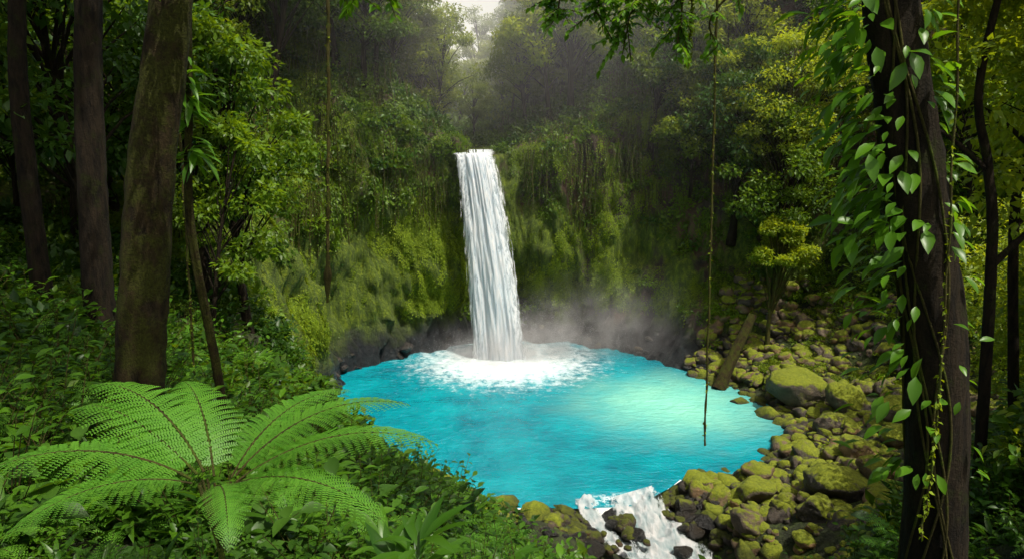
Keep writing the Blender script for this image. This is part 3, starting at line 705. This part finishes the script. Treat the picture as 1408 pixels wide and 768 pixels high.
M_water=water_mat()
rs=np.linspace(.001,1,90); W=np.zeros((360,90,3))
for a in range(360):
    r=(Redge(a)+3.2)*rs if not(225<a<300) else (Redge(a)+.35)*rs
    W[a,:,0]=CX+r*math.cos(R_(a)); W[a,:,1]=CY+r*math.sin(R_(a))
wf=np.hypot(W[...,0]+.9,W[...,1]-45)
for a in range(360):
    for b in range(90):
        p=W[a,b]; W[a,b,2]=.05*noise.noise(Vector((p[0]*.8,p[1]*.8,0)))+.22*math.exp(-wf[a,b]/3)*noise.noise(Vector((p[0]*1.6,p[1]*1.6,3)))
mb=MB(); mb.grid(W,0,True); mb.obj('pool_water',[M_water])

def white_mat(name,sx,sz,lo,hi,axis='z',bright=.95,dim=(.60,.74,.82),bump=.5):
    m,nt,N,L=newmat(name)
    geo=nd(nt,'ShaderNodeTexCoord'); mp=nd(nt,'ShaderNodeMapping'); mp.inputs['Scale'].default_value=(sx,sx,sz) if axis=='z' else (sx,sz,1)
    L.new(geo.outputs['Object'],mp.inputs[0])
    n=noise_(nt,1,8,mp.outputs[0],.65)
    at=nd(nt,'ShaderNodeAttribute',attribute_name='v')
    al=maprange(nt,math_(nt,'ADD',n,math_(nt,'SUBTRACT',at.outputs['Fac'],.5)),lo,hi)
    r=ramp(nt,[(.3,dim),(.6,(bright,bright,bright))]); L.new(n,r.inputs[0])
    p=nd(nt,'ShaderNodeBsdfDiffuse'); L.new(r.outputs[0],p.inputs[0])
    t=nd(nt,'ShaderNodeBsdfTranslucent'); t.inputs[0].default_value=(.85,.9,.95,1)
    mx=nd(nt,'ShaderNodeMixShader'); mx.inputs[0].default_value=.4; L.new(p.outputs[0],mx.inputs[1]); L.new(t.outputs[0],mx.inputs[2])
    tr=nd(nt,'ShaderNodeBsdfTransparent'); m2=nd(nt,'ShaderNodeMixShader'); L.new(al,m2.inputs[0]); L.new(tr.outputs[0],m2.inputs[1]); L.new(mx.outputs[0],m2.inputs[2])
    bp=nd(nt,'ShaderNodeBump'); bp.inputs['Strength'].default_value=bump; bp.inputs['Distance'].default_value=.3; L.new(n,bp.inputs['Height']); L.new(bp.outputs[0],p.inputs['Normal'])
    o=nd(nt,'ShaderNodeOutputMaterial'); L.new(m2.outputs[0],o.inputs[0]); return m
M_fall=white_mat('falling_water',6,.3,.22,.46,bright=.92,dim=(.52,.66,.75),bump=.55)
M_stream=white_mat('white_water',3.2,1.6,.32,.5,'y',.8,(.16,.32,.35),.9)
wfE=empty('waterfall')
for layer in range(3):
    na,nb=60,140; V=np.zeros((na,nb,3)); A=np.zeros((na,nb))
    for i in range(na):
        u=i/(na-1)*2-1
        for j in range(nb):
            t=j/(nb-1)
            if t<.08:
                q=t/.08; cy=50.5-3.6*q; z=13.75-.25*q; cx=-2.6; w=1.25
            else:
                q=(t-.08)/.92; cy=46.9-2.3*q**.55-.25*layer*q; z=13.5-13.7*q**1.15; cx=-2.6+1.8*q**.8; w=1.2+.5*q**.9
            w*=1+.09*layer
            nn=noise.noise(Vector((u*3.2+layer*9,z*.12,layer)))
            V[i,j]=(cx+u*w+.12*nn,cy-.5*(1-u*u)+.35*nn+.14*noise.noise(Vector((u*12,z*.4,layer))),z+.02*layer)
            A[i,j]=.66-.42*abs(u)**3-.07*layer+.04*q
    mb=MB(); mb.grid(V); mb.A=[A.ravel()]; mb.obj('water_sheet',[M_fall],True,True,wfE)
# spray: fine droplets thrown up around the plunge point and drifting right
def plume(n,cx,cy,cz,sx,sy,sz,s0,s1):
    P=np.stack([rng.normal(cx,sx,n),rng.normal(cy,sy,n),cz+np.abs(rng.normal(0,sz,n))],1)
    k=np.array([noise.noise(Vector(p)*.75)+.5*noise.noise(Vector(p)*1.9) for p in P])
    P=P[k>-.12+.25*rng.random(n)-.1]
    return P,s0+(s1-s0)*rng.random(len(P))
PS=[plume(22000,-.6,43.9,0,2.1,1.1,.55,.015,.05),plume(14000,-.7,44.3,0,1.2,.8,1.5,.015,.045),plume(12000,2.2,44.9,.1,1.3,.8,1.35,.012,.04),plume(5000,-2.9,44.6,0,.9,.6,.8,.012,.04),plume(7000,4.6,44.8,.3,2.0,.9,1.5,.010,.028)]
mb=MB()
for P,S in PS: mb.leaves(P,rng.normal(size=P.shape),rng.normal(size=P.shape),S,TF,0)
M_sp,nt,N,L=newmat('spray'); d=nd(nt,'ShaderNodeBsdfDiffuse'); d.inputs[0].default_value=(.88,.9,.92,1); t=nd(nt,'ShaderNodeBsdfTranslucent'); t.inputs[0].default_value=(.88,.9,.92,1)
mx=nd(nt,'ShaderNodeMixShader');L.new(d.outputs[0],mx.inputs[1]);L.new(t.outputs[0],mx.inputs[2]);o=nd(nt,'ShaderNodeOutputMaterial');L.new(mx.outputs[0],o.inputs[0])
mb.obj('spray_droplets',[M_sp],False,True,wfE)
cl=catmull([(4.9,25.8,.02),(5.0,24.9,-.05),(5.4,23.8,-.45),(5.9,22.6,-.7),(6.3,21,-.85),(6.9,19.4,-.95),(8,18.4,-1)],80); V=np.zeros((80,34,3)); A=np.zeros((80,34))
for i in range(80):
    for j in range(34):
        u=j/33*2-1; c=cl[i]; w=.95+.65*i/79
        hz=.3*noise.noise(Vector((c[0]+u*2,c[1]*1.5,0)))+.16*noise.noise(Vector((u*6,c[1]*3,2)))
        V[i,j]=(c[0]+u*w,c[1]+u*.5,c[2]+.14+hz*(1 if i>6 else i/6)); A[i,j]=.64-.3*abs(u)**2
mb=MB(); mb.grid(V); mb.A=[A.ravel()]; mb.obj('stream',[M_stream])
cl=catmull([(2.9,25.5,.02),(3.0,24.9,-.05),(3.3,24.2,-.4),(3.9,23.2,-.6),(4.8,22.2,-.75)],50); V=np.zeros((50,16,3)); A=np.zeros((50,16))
for i in range(50):
    for j in range(16):
        u=j/15*2-1; c=cl[i]; V[i,j]=(c[0]+u*.45,c[1]+u*.2,c[2]+.1+.15*noise.noise(Vector((u*3,c[1]*3,5)))); A[i,j]=.58-.3*abs(u)**2
mb=MB(); mb.grid(V); mb.A=[A.ravel()]; mb.obj('stream',[M_stream])

# ------------------------------------------------------------ haze and mist
def vol_mat(name,dens,aniso=.4):
    m,nt,N,L=newmat(name); v=nd(nt,'ShaderNodeVolumeScatter'); v.inputs['Color'].default_value=(1,1,1,1); v.inputs['Density'].default_value=dens; v.inputs['Anisotropy'].default_value=aniso
    o=nd(nt,'ShaderNodeOutputMaterial'); L.new(v.outputs[0],o.inputs['Volume']); return m,nt,v
def box(name,lo,hi,mat):
    x0,y0,z0=lo;x1,y1,z1=hi
    V=[(x0,y0,z0),(x1,y0,z0),(x1,y1,z0),(x0,y1,z0),(x0,y0,z1),(x1,y0,z1),(x1,y1,z1),(x0,y1,z1)]
    F=[(0,3,2,1),(4,5,6,7),(0,1,5,4),(1,2,6,5),(2,3,7,6),(3,0,4,7)]
    me=bpy.data.meshes.new(name); me.from_pydata(V,[],F); me.materials.append(mat)
    o=bpy.data.objects.new(name,me); scene.collection.objects.link(o); return o
def blob(nt,sp,cx,cy,cz,sx,sy,sz,amp):
    acc=None
    for o_,c,s in zip(sp.outputs,(cx,cy,cz),(sx,sy,sz)):
        q=math_(nt,'MULTIPLY',math_(nt,'SUBTRACT',o_,c),1/s); q=math_(nt,'MULTIPLY',q,q); acc=q if acc is None else math_(nt,'ADD',acc,q)
    return math_(nt,'MULTIPLY',math_(nt,'EXPONENT',math_(nt,'MULTIPLY',acc,-1)),amp)
m1,nt,v=vol_mat('haze_air',.006,-.1)
tc=nd(nt,'ShaderNodeTexCoord'); sp=nd(nt,'ShaderNodeSeparateXYZ'); nt.links.new(tc.outputs['Object'],sp.inputs[0])
nt.links.new(blob(nt,sp,2.0,61,25,13,20,9,.019),v.inputs['Density'])
box('haze',(-24,32,8),(28,102,44),m1)
m2,nt,v=vol_mat('mist_air',1,.0)
L=nt.links
tc=nd(nt,'ShaderNodeTexCoord'); sp=nd(nt,'ShaderNodeSeparateXYZ'); L.new(tc.outputs['Object'],sp.inputs[0])
dn=math_(nt,'ADD',blob(nt,sp,-.6,44.0,.4,3.0,2.2,1.2,.35),math_(nt,'ADD',blob(nt,sp,2.6,44.8,.9,2.8,1.6,1.6,.28),blob(nt,sp,6.5,44.5,2.0,4.5,2.2,2.4,.10)))
nn=maprange(nt,noise_(nt,.7,3,tc.outputs['Object'],.6),.38,.62,.2,1.3)
L.new(math_(nt,'MULTIPLY',dn,nn),v.inputs['Density'])
box('waterfall_mist',(-7,40.5,0.05),(13,48.5,7.5),m2)

# ------------------------------------------------------------ light, sky, camera
el=64; az=128
wd=bpy.data.worlds.new('World'); scene.world=wd; wd.use_nodes=True; nt=wd.node_tree; nt.nodes.clear()
sk=nt.nodes.new('ShaderNodeTexSky'); sk.sky_type='NISHITA'; sk.sun_disc=False; sk.sun_elevation=R_(el); sk.sun_rotation=R_(az); sk.dust_density=7; sk.air_density=1.0; sk.ozone_density=.4
tcw=nt.nodes.new('ShaderNodeTexCoord'); spw=nt.nodes.new('ShaderNodeSeparateXYZ'); nt.links.new(tcw.outputs['Generated'],spw.inputs[0])
hzf=maprange(nt,spw.outputs[2],.10,.55,1,0)
skc=mixc(nt,hzf,sk.outputs[0],(8.0,7.8,6.8))
bg=nt.nodes.new('ShaderNodeBackground'); bg.inputs[1].default_value=.15; ow=nt.nodes.new('ShaderNodeOutputWorld')
nt.links.new(skc,bg.inputs[0]); nt.links.new(bg.outputs[0],ow.inputs[0])
sl=bpy.data.lights.new('sun','SUN'); sl.energy=5; sl.angle=R_(.5); sl.color=(1,.95,.82)
so=bpy.data.objects.new('sun',sl); scene.collection.objects.link(so)
ds=Vector((math.sin(R_(az))*math.cos(R_(el)),math.cos(R_(az))*math.cos(R_(el)),math.sin(R_(el))))
so.rotation_euler=ds.to_track_quat('Z','Y').to_euler(); so.location=(0,60,80)
cam=bpy.data.cameras.new('camera'); cam.lens=24; cam.sensor_width=36; cam.clip_start=.05; cam.clip_end=1000
co=bpy.data.objects.new('camera',cam); scene.collection.objects.link(co); co.location=(0,0,14); co.rotation_euler=(R_(79),0,0)
scene.camera=co
scene.view_settings.view_transform='Standard'; scene.view_settings.look='None'; scene.view_settings.exposure=0
